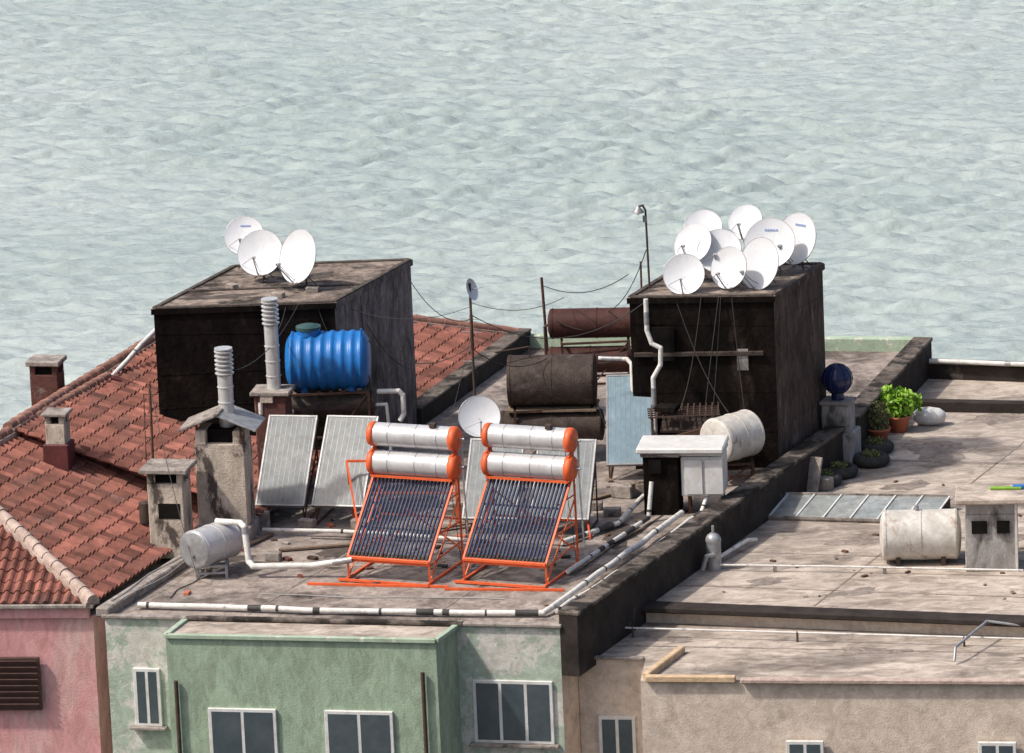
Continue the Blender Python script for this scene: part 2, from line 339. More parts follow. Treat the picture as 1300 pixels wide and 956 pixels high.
# ---------------------------------------------------------------- stair towers
def tower(name,a,c,d,zt,mf,mr,mt):
    a=V3((*a,0));c=V3((*c,0));d=V3((*d,0)); e=a+(d-c)
    b=B(name); pts=[a,c,d,e]; P=[(p.x,p.y) for p in pts]
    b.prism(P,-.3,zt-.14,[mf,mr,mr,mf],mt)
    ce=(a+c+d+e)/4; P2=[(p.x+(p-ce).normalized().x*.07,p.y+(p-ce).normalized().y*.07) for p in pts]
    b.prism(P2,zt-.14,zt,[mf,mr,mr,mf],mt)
    for i in range(4):
        p=V3((*P2[i],zt+.015));q=V3((*P2[(i+1)%4],zt+.015)); b.beam(p+(V3((ce.x,ce.y,p.z))-p).normalized()*.1,q+(V3((ce.x,ce.y,q.z))-q).normalized()*.1,.12,.05,"tar_strip",.01)
    for (u,v,m) in((c,d,mr),(a,c,mf)):
        n=V3(((v-u).y,-(v-u).x,0)).normalized()
        for z in (.9,1.75,2.6,3.4): b.beam(u.lerp(v,.01)+n*.002+V3((0,0,z+random.uniform(-.1,.1))),u.lerp(v,.99)+n*.002+V3((0,0,z+random.uniform(-.1,.1))),.012,.03,m)
    return b
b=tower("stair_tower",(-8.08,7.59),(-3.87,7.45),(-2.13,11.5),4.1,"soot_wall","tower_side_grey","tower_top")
b.blob(-6.6,8.5,4.1,.8,.22,.1,"tar_strip",.006); b.blob(-4.6,10.2,4.1,.6,.4,.5,"tar_strip",.006); b.beam((-7.4,9.2,4.12),(-3.2,9.1,4.12),.12,.03,"tar_strip")
for p in((-5.2,8.2),(-4.4,8.6),(-6.3,9.3)): b.box((*p,4.16),(.3,.18,.12),"slab_grey",random.uniform(0,60),.01)
b.finish()
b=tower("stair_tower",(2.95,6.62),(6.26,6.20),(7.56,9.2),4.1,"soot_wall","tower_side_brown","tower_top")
b.box((3.7,6.47,3.0),(.5,.05,.8),"black_void",7); b.box((5.5,6.26,2.6),(.26,.03,.5),"plaster_grey",7)
b.box((4.5,6.40,2.75),(3.0,.12,.10),"rust_dark",7.2,.01)
b.finish()
# ---------------------------------------------------------------- tile roofs / left houses
def tile_face(b,E,e,R,tmax,lo,hi,m="tile",tw=.23,th=.37):
    E=V3(E);e=V3(e).normalized();R=V3(R)-E; s=(R-e*R.dot(e)).normalized(); n=e.cross(s); 
    if n.z<0:n=-n
    nr=int(math.ceil(tmax/th)); K=6
    for i in range(nr):
        t0=i*th;t1=min((i+1)*th+.04,tmax+.02); tm=(t0+t1)/2
        a=lo(tm);c=hi(tm)
        if c-a<.05: continue
        k0=int(math.floor(a/tw));k1=int(math.ceil(c/tw)); rowt=random.gauss(0,.10)
        for k in range(k0,k1):
            u0=max(a,k*tw);u1=min(c,(k+1)*tw)
            if u1-u0<.01:continue
            vs=[];fs=[]; jit=random.uniform(-.012,.014); j2=random.uniform(-.012,.012)
            for q in range(K+1):
                u=u0+(u1-u0)*q/K; ph=(u/tw-k)
                h=.045*math.cos(2*math.pi*(ph-.5)); tt=j2
                vs+= [E+e*u+s*(t0+tt)+n*(h-.015), E+e*u+s*(t0+tt)+n*(h+.045+jit), E+e*u+s*t1+n*(h+.012)]
            for q in range(K):
                o=q*3; fs+=[(o,o+3,o+4,o+1),(o+1,o+4,o+5,o+2)]
            tv=min(1,max(0,random.gauss(.5,.2)+rowt+(.5 if random.random()<.04 else 0)-(.4 if random.random()<.05 else 0)))
            b.add(vs,fs,m,False,tv)
    return s,n
def ridge(b,p,q,m,r=.13):
    p=V3(p);q=V3(q);L=(q-p).length;n=max(1,int(L/.38)); d=(q-p)/L
    for i in range(n):
        a=p+d*(L*i/n)+V3((0,0,random.uniform(-.01,.015))); c=p+d*(L*(i+1)/n+.05)
        b.cyl(a,c,r,m,r1=r*.82,seg=10,tc=random.random())
    b.beam(p-V3((0,0,.07)),q-V3((0,0,.07)),r*2.5,.10,"cement")
b=B("pink_house")
E=V3((-9.16,-2.95,.06)); e=V3((.363,.932,0)); nn=V3((-.932,.363,0))
Rg=E+e*3.3+nn*4.9+V3((0,0,1.92)); R2=Rg+e*8.0+V3((.25,.1,0)); E2=E+e*14
tl=math.hypot(4.9,1.92)
tile_face(b,E,e,Rg,tl,lambda t:3.3*t/tl,lambda t:14-2.7*t/tl)
eb=V3((-.99,.136,0)); 
Rb=Rg-E; ub=Rb.dot(eb); tb=(Rb-eb*ub).length
tile_face(b,E,eb,Rg,tb,lambda t:ub*t/tb,lambda t:11-4*t/tb)
ridge(b,E+V3((0,0,.08)),Rg+V3((0,0,.08)),"cement",.14); ridge(b,Rg+V3((0,0,.08)),R2+V3((0,0,.08)),"tile_ridge"); 
b.beam(R2+V3((0,0,.06)),E2+V3((0,0,.06)),.32,.14,"red_flash",.02)
BL=Rg+nn*2.6-V3((0,0,2.3)); BL2=R2+nn*2.6-V3((0,0,2.3))
b.quad([Rg,R2,BL2,BL],"tile"); b.quad([R2,E2-V3((0,0,.1)),BL2],"tile")
W=[(E.x-.02,E.y+.12),(E2.x-.1,E2.y-.1),(BL2.x,BL2.y),(-20.0,-1.4)]
b.prism(W,ZB,-.25,["pink_paint","green_paint","pink_paint","pink_paint"],"slab_grey")
b.box((-14.6,-2.09,-.12),(10.8,.2,.3),"pink_paint",7.8)
b.beam(E+V3((.02,0,-.05)),E+eb*11+V3((0,0,-.05)),.18,.08,"slab_grey",.01)
b.box((-11.15,-2.68,-1.75),(1.5,.1,1.2),"shutter_brown",7.8,.01)
for i in range(8): b.box((-11.15,-2.76,-1.25-i*.14),(1.4,.03,.10),"shutter_brown",7.8,.01,tilt=20)
for z in(-4.6,-7.6): window(b,(-11.1,-2.66),7.8,1.4,1.3,z)
b.finish((0,0,0))
b=B("tiled_roof_house")
E3=V3((-2.4,11.5,.35)); e3=V3((.344,.939,0)); n3=V3((-.939,.344,0))
R3=E3+n3*6.1+V3((0,0,1.75)); t3=math.hypot(6.1,1.75)
tile_face(b,E3,e3,R3,t3,lambda t:-9.5,lambda t:7.9-4.2*t/t3)
ra=E3+e3*-9.5+n3*6.1+V3((0,0,1.8)); rb=E3+e3*3.6+n3*6.1+V3((0,0,1.8)); rc=E3+e3*7.9+V3((0,0,.08))
ridge(b,ra,rb,"tile_ridge"); ridge(b,rb,rc,"tile_ridge")
b.quad([ra,rb,rb+n3*2.5-V3((0,0,2.4)),ra+n3*2.5-V3((0,0,2.4))],"tile")
b.quad([rb,rc,rb+n3*2.5-V3((0,0,2.4))],"tile")
w=[E3-e3*9.4,E3+e3*7.8,rb+n3*2.4,ra+n3*2.4]
b.prism([(p.x,p.y) for p in w],ZB,-.3,"beige_paint","slab_grey")
b.finish((0,0,0))
def chimney_box(name,c,w,d,z0,z1,m,open_h=.25,slab=(.14,.1),mslab="slab_grey",a=12,base=None):
    b=B(name); x,y=c
    b.box((x,y,(z0+z1)/2),(w,d,z1-z0),m,a,.02)
    if base: b.box((x,y,z0+base/2),(w+.14,d+.14,base),"red_flash",a,.02)
    U,Vv=UV(a)
    b.box((x,y,z1+open_h/2-.02),(w*.6,d*.6,open_h),"black_void",a)
    for i in(-1,1):
        for j in(-1,1):
            p=V3((x,y,0))+U*i*(w/2-.07)+Vv*j*(d/2-.07); b.box((p.x,p.y,z1+open_h/2),(.13,.13,open_h),m,a,.01)
    b.box((x,y,z1+open_h+slab[1]/2),(w+slab[0]*2,d+slab[0]*2,slab[1]),mslab,a,.02)
    return b
b=chimney_box("brick_chimney",(-10.75,9.0),.68,.6,.6,2.35,"brick_dark",.22,(.07,.12)); b.finish()
b=chimney_box("brick_chimney",(-10.2,3.95),.46,.46,1.2,2.42,"plaster_old",.18,(.07,.08),base=.75); b.finish()
# ---------------------------------------------------------------- right building
b=B("flat_roof_building")
rp=[(2.75,-2.85),(18,-7.4),(18,14.2),(10.35,16.75),(7.95,9.2),(6.64,6.25)]
b.prism(rp,ZB,-.6,["beige_paint","beige_paint","beige_paint","tar","tar","tar"],"roof_concrete_pale")
b.beam((2.45,-2.78,-.57),(18,-7.42,-.57),.5,.14,"tar",.03)
lp=[(1.31,-5.38),(2.75,-5.70),(2.60,-7.25),(18.2,-9.9),(18.2,-7.3),(2.6,-2.6)]
b.prism(lp,ZB,-.93,["beige_paint"]*6,"roof_concrete_pale")
b.beam((2.72,-7.2,-.86),(3.55,-5.3,-.86),.16,.16,"yellow_paint",.02)
b.beam((2.7,-7.3,-.87),(4.6,-7.62,-.87),.16,.14,"yellow_paint",.02)
b.beam((4.7,-7.65,-.9),(18.1,-9.9,-.9),.2,.10,"cement",.02)
b.beam((1.5,-5.45,-.9),(2.72,-5.72,-.9),.14,.06,"slab_grey",.01)
b.beam((10.3,16.6,-.42),(18,14.1,-.42),.4,.4,"tar",.02); b.beam((10.3,16.6,-.2),(18,14.1,-.2),.44,.05,"parapet_top",.01)
b.beam((9.6,13.4,-.48),(18,11.2,-.48),.3,.28,"tar",.02)
for k in (1,3,4):
    p=V3((3.9+k*2.6,-2.6-k*.75,-.597)); q=p+V3((.40,.917,0))*16; 
    b.beam(p,q,.04,.01,"roof_stain")
for (p,q,w) in [((3.6,-1.2),(18,-5.4),.05),((4.6,1.4),(18,-2.4),.04),((9.6,4.0),(18,1.6),.05),((8.2,8.9),(18,6.1),.16)]:
    b.beam((*p,-.597),(*q,-.597),w,.010,"roof_stain")
b.beam((1.8,-4.5,-.927),(1.8+14,-7.6,-.927),.05,.012,"roof_stain")
for (x,y,rx,ry) in [(5.6,-1.2,.5,.25),(8.0,1.9,.9,.4),(11,1.5,1.0,.3),(10.2,9.3,.8,.9),(12,-3.4,.6,.25),(7.4,-2.4,.7,.2),(9.2,6.3,.5,.35),(12,12.2,.9,.4)]:
    b.blob(x,y,-.6,rx,ry,random.uniform(0,.4),"roof_stain",.006)
for (x,y,rx,ry) in [(3.4,-4.3,.5,.2),(7.6,-5.8,.9,.2),(11,-7.0,.5,.15)]: b.blob(x,y,-.93,rx,ry,-.2,"roof_stain",.006)
for x in(2.1,6,10): window(b,(x,-5.56 if x<2.6 else -7.8-(x-5.3)*.171),9.8,.8,1.3,-2.2)
b.finish((0,0,0))
# ---------------------------------------------------------------- satellite dishes
def dish(name,c,R,az,el,base,mark=False,arm=True):
    b=B(name); a=math.radians(az);l=math.radians(el)
    d=V3((math.sin(a)*math.cos(l),-math.cos(a)*math.cos(l),math.sin(l))); c=V3(c)
    n=10; dep=.2*R
    prof=[(dep*((i/n)**2-1)+0,R*i/n) for i in range(n+1)]
    b.lathe(c,d,prof,"dish_white",40)
    prof2=[(dep*((i/n)**2-1)-.012,R*i/n) for i in range(n+1)]
    b.lathe(c,d,prof2[::-1],"dish_white",40)
    b.lathe(c,d,[(-.014,R),(-.01,R+.012),(.006,R+.012),(.002,R-.002)],"galv",40)
    up=V3((0,0,1)); up=(up-d*up.dot(d)).normalized(); sd=d.cross(up)
    if mark:
        for k in range(5):
            u=(k-2)*.085*R*1.3
            p=c+up*R*.55+sd*u; q=((u/R)**2+.3); p+=d*(dep*(q-1)+.012)
            M=Matrix(((sd.x,up.x,d.x,p.x),(sd.y,up.y,d.y,p.y),(sd.z,up.z,d.z,p.z),(0,0,0,1))); b.obox(M,(.06*R*1.3,.07*R,.006),"dish_mark")
    bot=c-up*R*.97; feed=c+d*R*.95-up*R*.42
    if arm:
        b.beam(bot,feed,.022,.03,"galv"); b.cyl(feed-d*.03,feed-d*.13+up*.02,.035,"frame_white",seg=10); b.cyl(feed-d*.03,feed-d*.11,.022,"pole_dark",seg=8)
        b.beam(c+sd*R*.75-up*R*.55,feed,.01,.01,"galv"); 
    back=c-d*(dep+.02)
    piv=back-d*.10-up*.05
    b.cyl(back,piv,.06,"galv",seg=10); b.box(piv,(.10,.10,.2),"galv",az,.01)
    ft=V3((piv.x,piv.y,base)); b.cyl(piv+V3((0,0,.1)),ft,.022,"pole_dark",seg=8)
    for k in range(3):
        aa=k*2.1+.5; b.beam(ft+V3((0,0,.28)),ft+V3((math.cos(aa)*.26,math.sin(aa)*.26,.015)),.02,.02,"pole_dark")
    b.beam(bot,piv-V3((0,0,.1)),.02,.02,"galv")
    b.wire(feed-d*.1,ft+V3((.1,0,.02)),.12,.007,"cable",6)
    b.finish()
Z=4.10
dish("satellite_dish",(-6.03,11.0,4.98),.47,-12,28,Z,True)
dish("satellite_dish",(-5.63,9.9,4.80),.55,-16,26,Z,False)
dish("satellite_dish",(-4.72,9.0,4.88),.64,-50,18,Z,False)
dish("satellite_dish",(4.24,6.95,4.52),.48,-12,25,Z)
dish("satellite_dish",(5.28,7.0,4.62),.49,-38,20,Z)
dish("satellite_dish",(5.99,7.1,4.66),.61,-48,18,Z)
dish("satellite_dish",(5.10,7.75,4.86),.52,-14,28,Z)
dish("satellite_dish",(4.50,7.95,5.02),.48,-34,30,Z)
dish("satellite_dish",(4.78,8.75,5.22),.44,-8,38,Z)
dish("satellite_dish",(5.78,8.95,5.24),.42,-28,32,Z)
dish("satellite_dish",(6.30,8.3,4.86),.60,-16,26,Z,True)
dish("satellite_dish",(6.93,8.65,4.86),.61,-46,20,Z,True)
# ---------------------------------------------------------------- pole lamp
b=B("lamp_pole"); b.pipe([(3.45,7.5,3.9),(3.42,7.5,5.95),(3.36,7.45,6.08),(3.25,7.42,6.06)],.025,"pole_dark",8)
b.lathe((3.25,7.42,6.08),(0,0,-1),[(0,.02),(.05,.06),(.12,.13),(.16,.14)],"galv",16); b.sph((3.25,7.42,5.93),.06,"frame_white",10)
b.box((3.40,7.5,5.75),(.1,.08,.14),"galv"); b.finish()
# ---------------------------------------------------------------- mast with dish
b=B("antenna_mast"); b.cyl((-.71,6,0),(-.71,6,4.75),.03,"pole_dark",seg=8)
b.cyl((-.71,6,3.2),(-.71,6,4.0),.04,"rust",seg=8)
b.lathe((-.66,5.93,4.62),(.85,-.4,.3),[(-.08,.001),(-.06,.14),(0,.26),(.004,.262)],"dish_white",24); b.cyl((-.66,5.93,4.62),(-.40,5.8,4.70),.012,"galv",seg=6)
for z in(3.9,3.6,2.9): b.beam((-.95,6.1,z),(-.47,5.9,z),.015,.015,"galv")
b.wire((-.71,6,4.3),(1.5,12,2.9),.25,.008,"cable"); b.wire((-.71,6,4.2),(-4.5,9,4.1),.5,.007,"cable"); b.wire((-.71,6,3.6),(-2.2,1.2,.1),.3,.007,"cable")
b.finish()
dish("satellite_dish",(-.62,5.72,1.66),.48,4,24,.02)
# ---------------------------------------------------------------- evacuated tube heaters
def heater(mx,my,a=23):
    b=B("solar_water_heater"); U,Vv=UV(a)
    P=lambda u,v,z: V3((mx,my,z))+U*u+Vv*v
    D=1.55; z0=.5; z1=1.93; o="orange_paint"
    for i in range(21):
        u=-.9+i*.09; b.cyl(P(u,.03,z0+.02),P(u,D+.05,z1),.031,"tube_glass",seg=12)
        b.cyl(P(u,.02,z0+.01),P(u,.10,z0+.085),.036,"rubber",seg=8)
    b.beam(P(0,.62,z0+.50),P(0,.66,z0+.535),1.85,.01,"steel"); b.beam(P(0,1.1,z0+.93),P(0,1.14,z0+.965),1.85,.01,"steel")
    b.beam(P(-.98,0,z0),P(.98,0,z0),.09,.07,o,.008); b.beam(P(-.98,.02,z0-.07),P(.98,.02,z0-.07),.04,.05,o)
    for u in(-.97,.97):
        b.beam(P(u,-.02,z0-.02),P(u,D+.1,z1+.06),.045,.045,o); b.beam(P(u,0,0),P(u,0,z0),.045,.045,o)
        b.beam(P(u,-.25,.03),P(u,1.95,.03),.05,.05,o); b.beam(P(u,1.85,.03),P(u,1.78,2.95),.05,.05,o)
        b.beam(P(u,1.82,.95),P(u,.62,.98),.035,.035,o); b.beam(P(u,1.85,.5),P(u,.05,.42),.03,.03,o); b.beam(P(u,.05,.1),P(u,1.8,1.5),.03,.03,o)
    b.beam(P(-.97,1.84,.3),P(.97,1.80,1.6),.03,.03,o); b.beam(P(.97,1.84,.3),P(-.97,1.80,1.6),.03,.03,o)
    b.beam(P(-.97,1.83,1.0),P(.97,1.83,1.0),.035,.035,o); b.beam(P(-1.1,-.25,.05),P(1.05,-.25,.05),.06,.05,o)
    for (v,z,r) in((1.63,2.24,.272),(1.70,2.86,.262)):
        c=P(0,v,z); L=1.9
        b.lathe(c-U*L/2,U,[(0,r),(L,r)],"tank_silver",36)
        for sg in(-1,1):
            q=c+U*sg*L/2; b.lathe(q-U*sg*.05,U*sg,[(0,r),(0,r+.012),(.10,r+.014),(.15,r*.95),(.18,r*.7),(.19,.001)],o,36)
        for u in(-.55,.1,.62): b.lathe(c+U*u,U,[(0,r),(0,r+.004),(.018,r+.004),(.018,r)],"galv",30)
        b.cyl(c+U*1.08,c+U*1.20,.03,"galv",seg=8)
    b.beam(P(-.97,1.45,1.97),P(.97,1.45,1.97),.06,.05,o)
    for u in(-.97,.97): b.beam(P(u,1.5,2.5),P(u,1.9,2.6),.05,.05,o); 
    b.cyl(P(1.15,1.7,2.86),P(1.15,1.66,2.2),.025,"galv",seg=8); b.cyl(P(1.15,1.66,2.2),P(1.15,1.8,.4),.02,"pipe_white",seg=8)
    b.box(P(.5,1.62,3.16),(.14,.14,.10),"pole_dark",a,.01)
    b.loosewire(P(.8,1.8,2.6),P(.9,1.9,.02),.06,.008,"cable")
    b.finish()
heater(-2.71,-2.03); heater(-.17,-2.60)
b=B("orange_steel_frame")
o="orange_paint"
b.beam((-3.55,3.0,0),(-3.65,3.0,1.45),.05,.05,o);b.beam((-3.65,3.0,1.45),(-1.2,2.6,1.45),.05,.05,o);b.beam((-1.2,2.6,0),(-1.2,2.6,1.45),.05,.05,o);b.beam((-3.4,1.6,0),(-3.65,3.0,1.45),.04,.04,o)
b.beam((-3.6,3.0,.7),(-1.2,2.6,.7),.04,.04,o)
b.beam((1.75,.7,0),(1.62,2.2,1.3),.04,.04,o); b.beam((1.7,2.2,0),(1.62,2.2,1.3),.05,.05,o); b.beam((.3,2.4,1.3),(1.62,2.2,1.3),.05,.05,o); b.beam((1.75,.7,.03),(1.7,2.3,.03),.05,.05,o)
b.beam((-4.5,-2.0,.03),(-1.4,-2.75,.03),.06,.05,o); b.beam((-1.5,-2.9,.03),(1.1,-3.4,.03),.06,.05,o)
b.finish()
# ---------------------------------------------------------------- flat collectors
def collector(bl,a,w,d,z1,glass="collector_glass"):
    b=B("solar_collector"); U,Vv=UV(a); o=V3(bl); top=o+Vv*d; top.z=z1; s=(top-o); L=s.length; s/=L; nrm=U.cross(s)
    def P(u,v,h): return o+U*u+s*v+nrm*h
    def bx(u0,u1,v0,v1,h0,h1,m,bev=.004):
        c=P((u0+u1)/2,(v0+v1)/2,(h0+h1)/2); M=Matrix(((U.x,s.x,nrm.x,c.x),(U.y,s.y,nrm.y,c.y),(U.z,s.z,nrm.z,c.z),(0,0,0,1))); b.obox(M,(u1-u0,v1-v0,h1-h0),m,bev)
    bx(.03,w-.03,.03,L-.03,-.09,-.012,glass,0)
    e="collector_edge"
    bx(0,.045,0,L,-.1,0,e);bx(w-.045,w,0,L,-.1,0,e);bx(.047,w-.047,0,.045,-.1,0,e);bx(.047,w-.047,L-.045,L,-.1,0,e)
    for k in range(9):
        u=.1+(w-.2)*k/8; bx(u-.004,u+.004,.06,L-.06,-.011,-.008,"collector_edge",0)
    for u in(.06,w-.06):
        q=P(u,L-.1,-.12); f=V3((q.x,q.y,0)); b.beam(q,f,.035,.035,"rust"); q0=P(u,.1,-.12); b.beam(q0,(q0.x,q0.y,0),.035,.035,"rust"); b.beam(f+V3((0,0,.03)),(q0.x,q0.y,.03),.035,.035,"rust"); b.beam((q0.x,q0.y,.1),f+V3((0,0,q.z*.7)),.03,.03,"rust")
    b.finish()
collector((-5.78,3.05,.5),13,1.15,1.62,2.20)
collector((-4.50,2.80,.5),15,1.22,1.62,2.20)
collector((-1.1,1.5,.4),12,1.25,1.3,1.92); collector((.42,1.2,.4),12,1.35,1.3,1.92)
collector((2.25,5.6,.4),4,1.12,1.4,2.2,"collector_blue")
# ---------------------------------------------------------------- blue tank + rust tank
def stand(b,x0,x1,y0,y1,zt,m="rust",zb=0):
    for x in(x0,x1):
        for y in(y0,y1): b.beam((x,y,zb),(x,y,zt),.06,.06,m)
    for z in(zt,zt*.45+zb*.55):
        for y in(y0,y1): b.beam((x0,y,z),(x1,y,z),.05,.05,m)
        for x in(x0,x1): b.beam((x,y0,z),(x,y1,z),.05,.05,m)
    b.beam((x0,y0,zb),(x1,y0,zt),.03,.03,m)
b=B("blue_water_tank"); c=V3((-4.05,6.25,3.02)); U,_=UV(4); prof=[]; L=1.92; r=.70
prof=[(0,.001),(.0,.42),(.03,.52),(.10,.62)]
x=.14
while x<L-.14:
    ph=(x-.14)/.235*2*math.pi; prof.append((x,r-.025+.022*max(-.6,math.cos(ph)))); x+=.02
prof+=[(L-.10,.62),(L-.03,.52),(L,.42),(L,.001)]
b.lathe(c-U*L/2,U,prof,"blue_plastic",44)
b.cyl(c+V3((-.42,0,.62)),c+V3((-.42,0,.76)),.27,"blue_plastic",seg=28); b.cyl(c+V3((-.42,0,.76)),c+V3((-.42,0,.83)),.29,"dark_green_lid",seg=28); b.lathe(c+V3((-.42,0,.83)),(0,0,1),[(0,.24),(.03,.2),(.04,.001)],"dark_green_lid",28)
for u in(-.55,.55): b.box(c+U*u+V3((0,0,-.55)),(.14,.75,.34),"blue_plastic",4,.03)
b.cyl(c+V3((.80,-.3,.5)),c+V3((.80,-.3,.78)),.03,"blue_plastic",seg=8)
stand(b,-4.95,-3.15,5.75,6.75,2.35); 
b.tank((-4.02,6.1,2.02),U,1.95,.29,"rust_dark",dome=.08)
for k in range(7): b.beam((-4.85+k*.28,5.75,2.34),(-4.85+k*.28,6.75,2.34),.08,.03,"wood")
b.pipe([(-2.95,5.95,2.3),(-2.45,5.9,2.3),(-2.36,5.9,2.2),(-2.36,5.9,1.75),(-2.46,5.85,1.6)],.06,"pipe_white")
b.pipe([(-3.05,5.9,2.0),(-2.75,5.9,2.0),(-2.7,5.9,1.2),(-2.7,5.6,.6)],.04,"pipe_white")
b.pipe([(-4.9,5.6,2.0),(-5.2,5.4,2.0),(-5.5,5.0,1.95),(-5.6,4.8,2.2),(-5.6,4.8,2.45)],.055,"pipe_white")
b.wire((-3.2,5.9,3.6),(-2.9,5.8,.3),0,.012,"cable"); b.wire((-3.1,5.9,3.9),(-2.2,6.8,2.6),.2,.012,"cable")
b.finish()
# ---------------------------------------------------------------- chimneys with steel flues
def flue(b,x,y,z0,z1,r=.17):
    b.cyl((x,y,z0),(x,y,z1-.62),r,"steel",seg=24)
    for k in range(3): b.lathe((x,y,z0+.3+k*.35),(0,0,1),[(0,r),(.0,r+.015),(.02,r+.015),(.02,r)],"steel",24,False)
    b.cyl((x,y,z1-.62),(x,y,z1-.05),r*.62,"steel",seg=20)
    for k in range(6):
        z=z1-.58+k*.10; b.lathe((x,y,z),(0,0,1),[(0,r*.62),(-.015,r*1.22),(.012,r*1.26),(.05,r*.62)],"steel",24,False)
    b.cyl((x,y,z1-.03),(x,y,z1+.0),r*1.2,"steel",seg=24)
b=B("plastered_chimney"); a=10; U,Vv=UV(a); cx,cy=-6.38,2.15
b.box((cx,cy,1.15),(1.15,.8,2.3),"plaster_old",a,.03)
b.box((cx-.42,cy-.0,2.45),(.24,.72,.34),"plaster_old",a,.02); b.box((cx+.42,cy-.1,2.42),(.24,.72,.34),"plaster_old",a,.02); b.box((cx,cy,2.45),(.6,.5,.3),"black_void",a)
b.box((cx,cy,.2),(1.3,.95,.4),"slab_grey",a,.03)
for sg in(-1,1):
    c=V3((cx,cy,2.82))+U*sg*.43; b.box(c,(.98,1.15,.05),"galv" if sg>0 else "slab_grey",a,.01,0,sg*22)
b.box((cx,cy,3.02),(.12,1.18,.06),"slab_grey",a,.02)
for i in(-1,1):
    for j in(-1,1):
        p=V3((cx,cy,0))+U*i*.5+Vv*j*.38; b.beam((p.x,p.y,2.3),(p.x,p.y,2.78),.05,.05,"rust")
flue(b,cx+.12,cy+.05,2.5,4.4); b.finish()
b=B("plastered_chimney"); b.box((-5.32,5.05,1.3),(.75,.62,2.6),"brick_dark",10,.03); b.box((-5.32,5.05,2.66),(.92,.78,.10),"slab_grey",10,.02)
b.box((-5.45,4.75,2.55),(.3,.1,.2),"plaster_old",10,.01); flue(b,-5.28,5.05,2.7,4.82,.16); b.finish()
b=chimney_box("plastered_chimney",(-7.60,1.35),.82,.72,-.1,1.62,"plaster_old",.26,(.14,.11)); b.box((-7.6,1.0,1.0),(.5,.06,.35),"black_void",12); b.finish()
b=B("television_antenna"); b.cyl((-8.0,2.2,.4),(-7.95,2.2,3.65),.03,"rust",seg=8)
for z in(1.4,1.9,2.4,2.9,3.4): b.beam((-8.12,2.25,z),(-7.80,2.15,z),.02,.02,"rust")
b.beam((-8.15,2.25,.6),(-8.1,2.25,3.4),.02,.02,"rust"); b.wire((-7.95,2.2,3.6),(-6.9,-2,.3),.3,.008,"cable"); b.sph((-8.2,2.0,.85),.14,"rust_dark"); b.cyl((-8.2,2.0,.5),(-8.2,2.0,.95),.14,"rust_dark"); b.finish()
b=B("water_tank"); b.tank((-6.62,-.75,.68),(.62,.78,0),1.15,.43,"tank_silver","galv",dome=.05)
stand(b,-6.95,-6.3,-1.15,-.4,.28,"galv"); 
b.cyl((-6.98,-1.21,.55),(-7.05,-1.29,.55),.03,"galv")
b.finish()
# ---------------------------------------------------------------- insulated pipes
def band_pipe(name,pts,r,m1="pipe_white",m2="pipe_black"):
    b=B(name)
    P=[V3(p) for p in pts]; fine=[P[0]]
    for p,q in zip(P,P[1:]):
        L=(q-p).length; n=max(1,int(L/.7))
        for i in range(1,n+1):
            c=p.lerp(q,i/n)
            if i<n and n>2: c+=V3((random.uniform(-.03,.03),random.uniform(-.03,.03),random.uniform(-.01,.02)))
            fine.append(c)
    b.pipe(fine,r,m1,12)
    for p,q in zip(fine,fine[1:]):
        L=(q-p).length
        if L<.45:continue
        if random.random()<.62:
            t=random.uniform(0,L*.6); w=random.choice([.04,.06,.15,.3,.5]); w=min(w,L-t)
            b.cyl(p.lerp(q,t/L),p.lerp(q,(t+w)/L),r+.006,m2,seg=12)
    b.finish()
band_pipe("insulated_pipe",[(-8.15,-3.35,.10),(-4.5,-4.35,.10),(-1.0,-5.1,.10),(.62,-5.35,.10),(.8,-5.1,.14),(2.2,-1.9,.16),(3.85,1.9,.2)],.065)
band_pipe("insulated_pipe",[(.9,-5.2,.08),(2.5,-1.9,.08),(4.3,2.2,.1),(4.5,2.6,.5)],.05,"pipe_white")
band_pipe("insulated_pipe",[(-6.5,-.55,1.14),(-5.95,-.85,1.16),(-5.86,-1.0,1.1),(-5.8,-1.15,.35),(-5.7,-1.3,.28),(-4.4,-1.45,.28),(-3.5,-1.7,.45)],.07,m2="galv")
band_pipe("insulated_pipe",[(1.2,-2.2,.1),(2.1,-.2,.1),(3.1,1.9,.12),(3.2,2.1,.9)],.05)
band_pipe("insulated_pipe",[(1.1,.2,.1),(2.4,1.6,.1),(3.2,3.6,.3)],.06)
band_pipe("insulated_pipe",[(-5.6,2.2,.15),(-3.9,1.8,.15),(-2.3,1.2,.15),(-.4,.4,.12)],.045)
band_pipe("insulated_pipe",[(3.32,6.2,4.15),(3.32,6.2,3.4),(3.42,6.15,3.1),(3.62,6.1,3.0),(3.6,6.1,2.6),(3.42,6.1,2.3),(3.42,6.1,.4)],.055,m2="galv")
band_pipe("insulated_pipe",[(2.2,7.2,2.55),(2.85,7.0,2.55),(2.95,6.9,2.45),(2.95,6.7,1.7),(2.8,6.6,.4)],.05,m2="galv")
band_pipe("insulated_pipe",[(-9.3,9.6,2.0),(-8.3,11.7,2.6)],.06,m2="galv")
band_pipe("insulated_pipe",[(10.5,16.25,-.12),(13.5,15.25,-.12),(17.5,13.95,-.12)],.06,m2="galv")
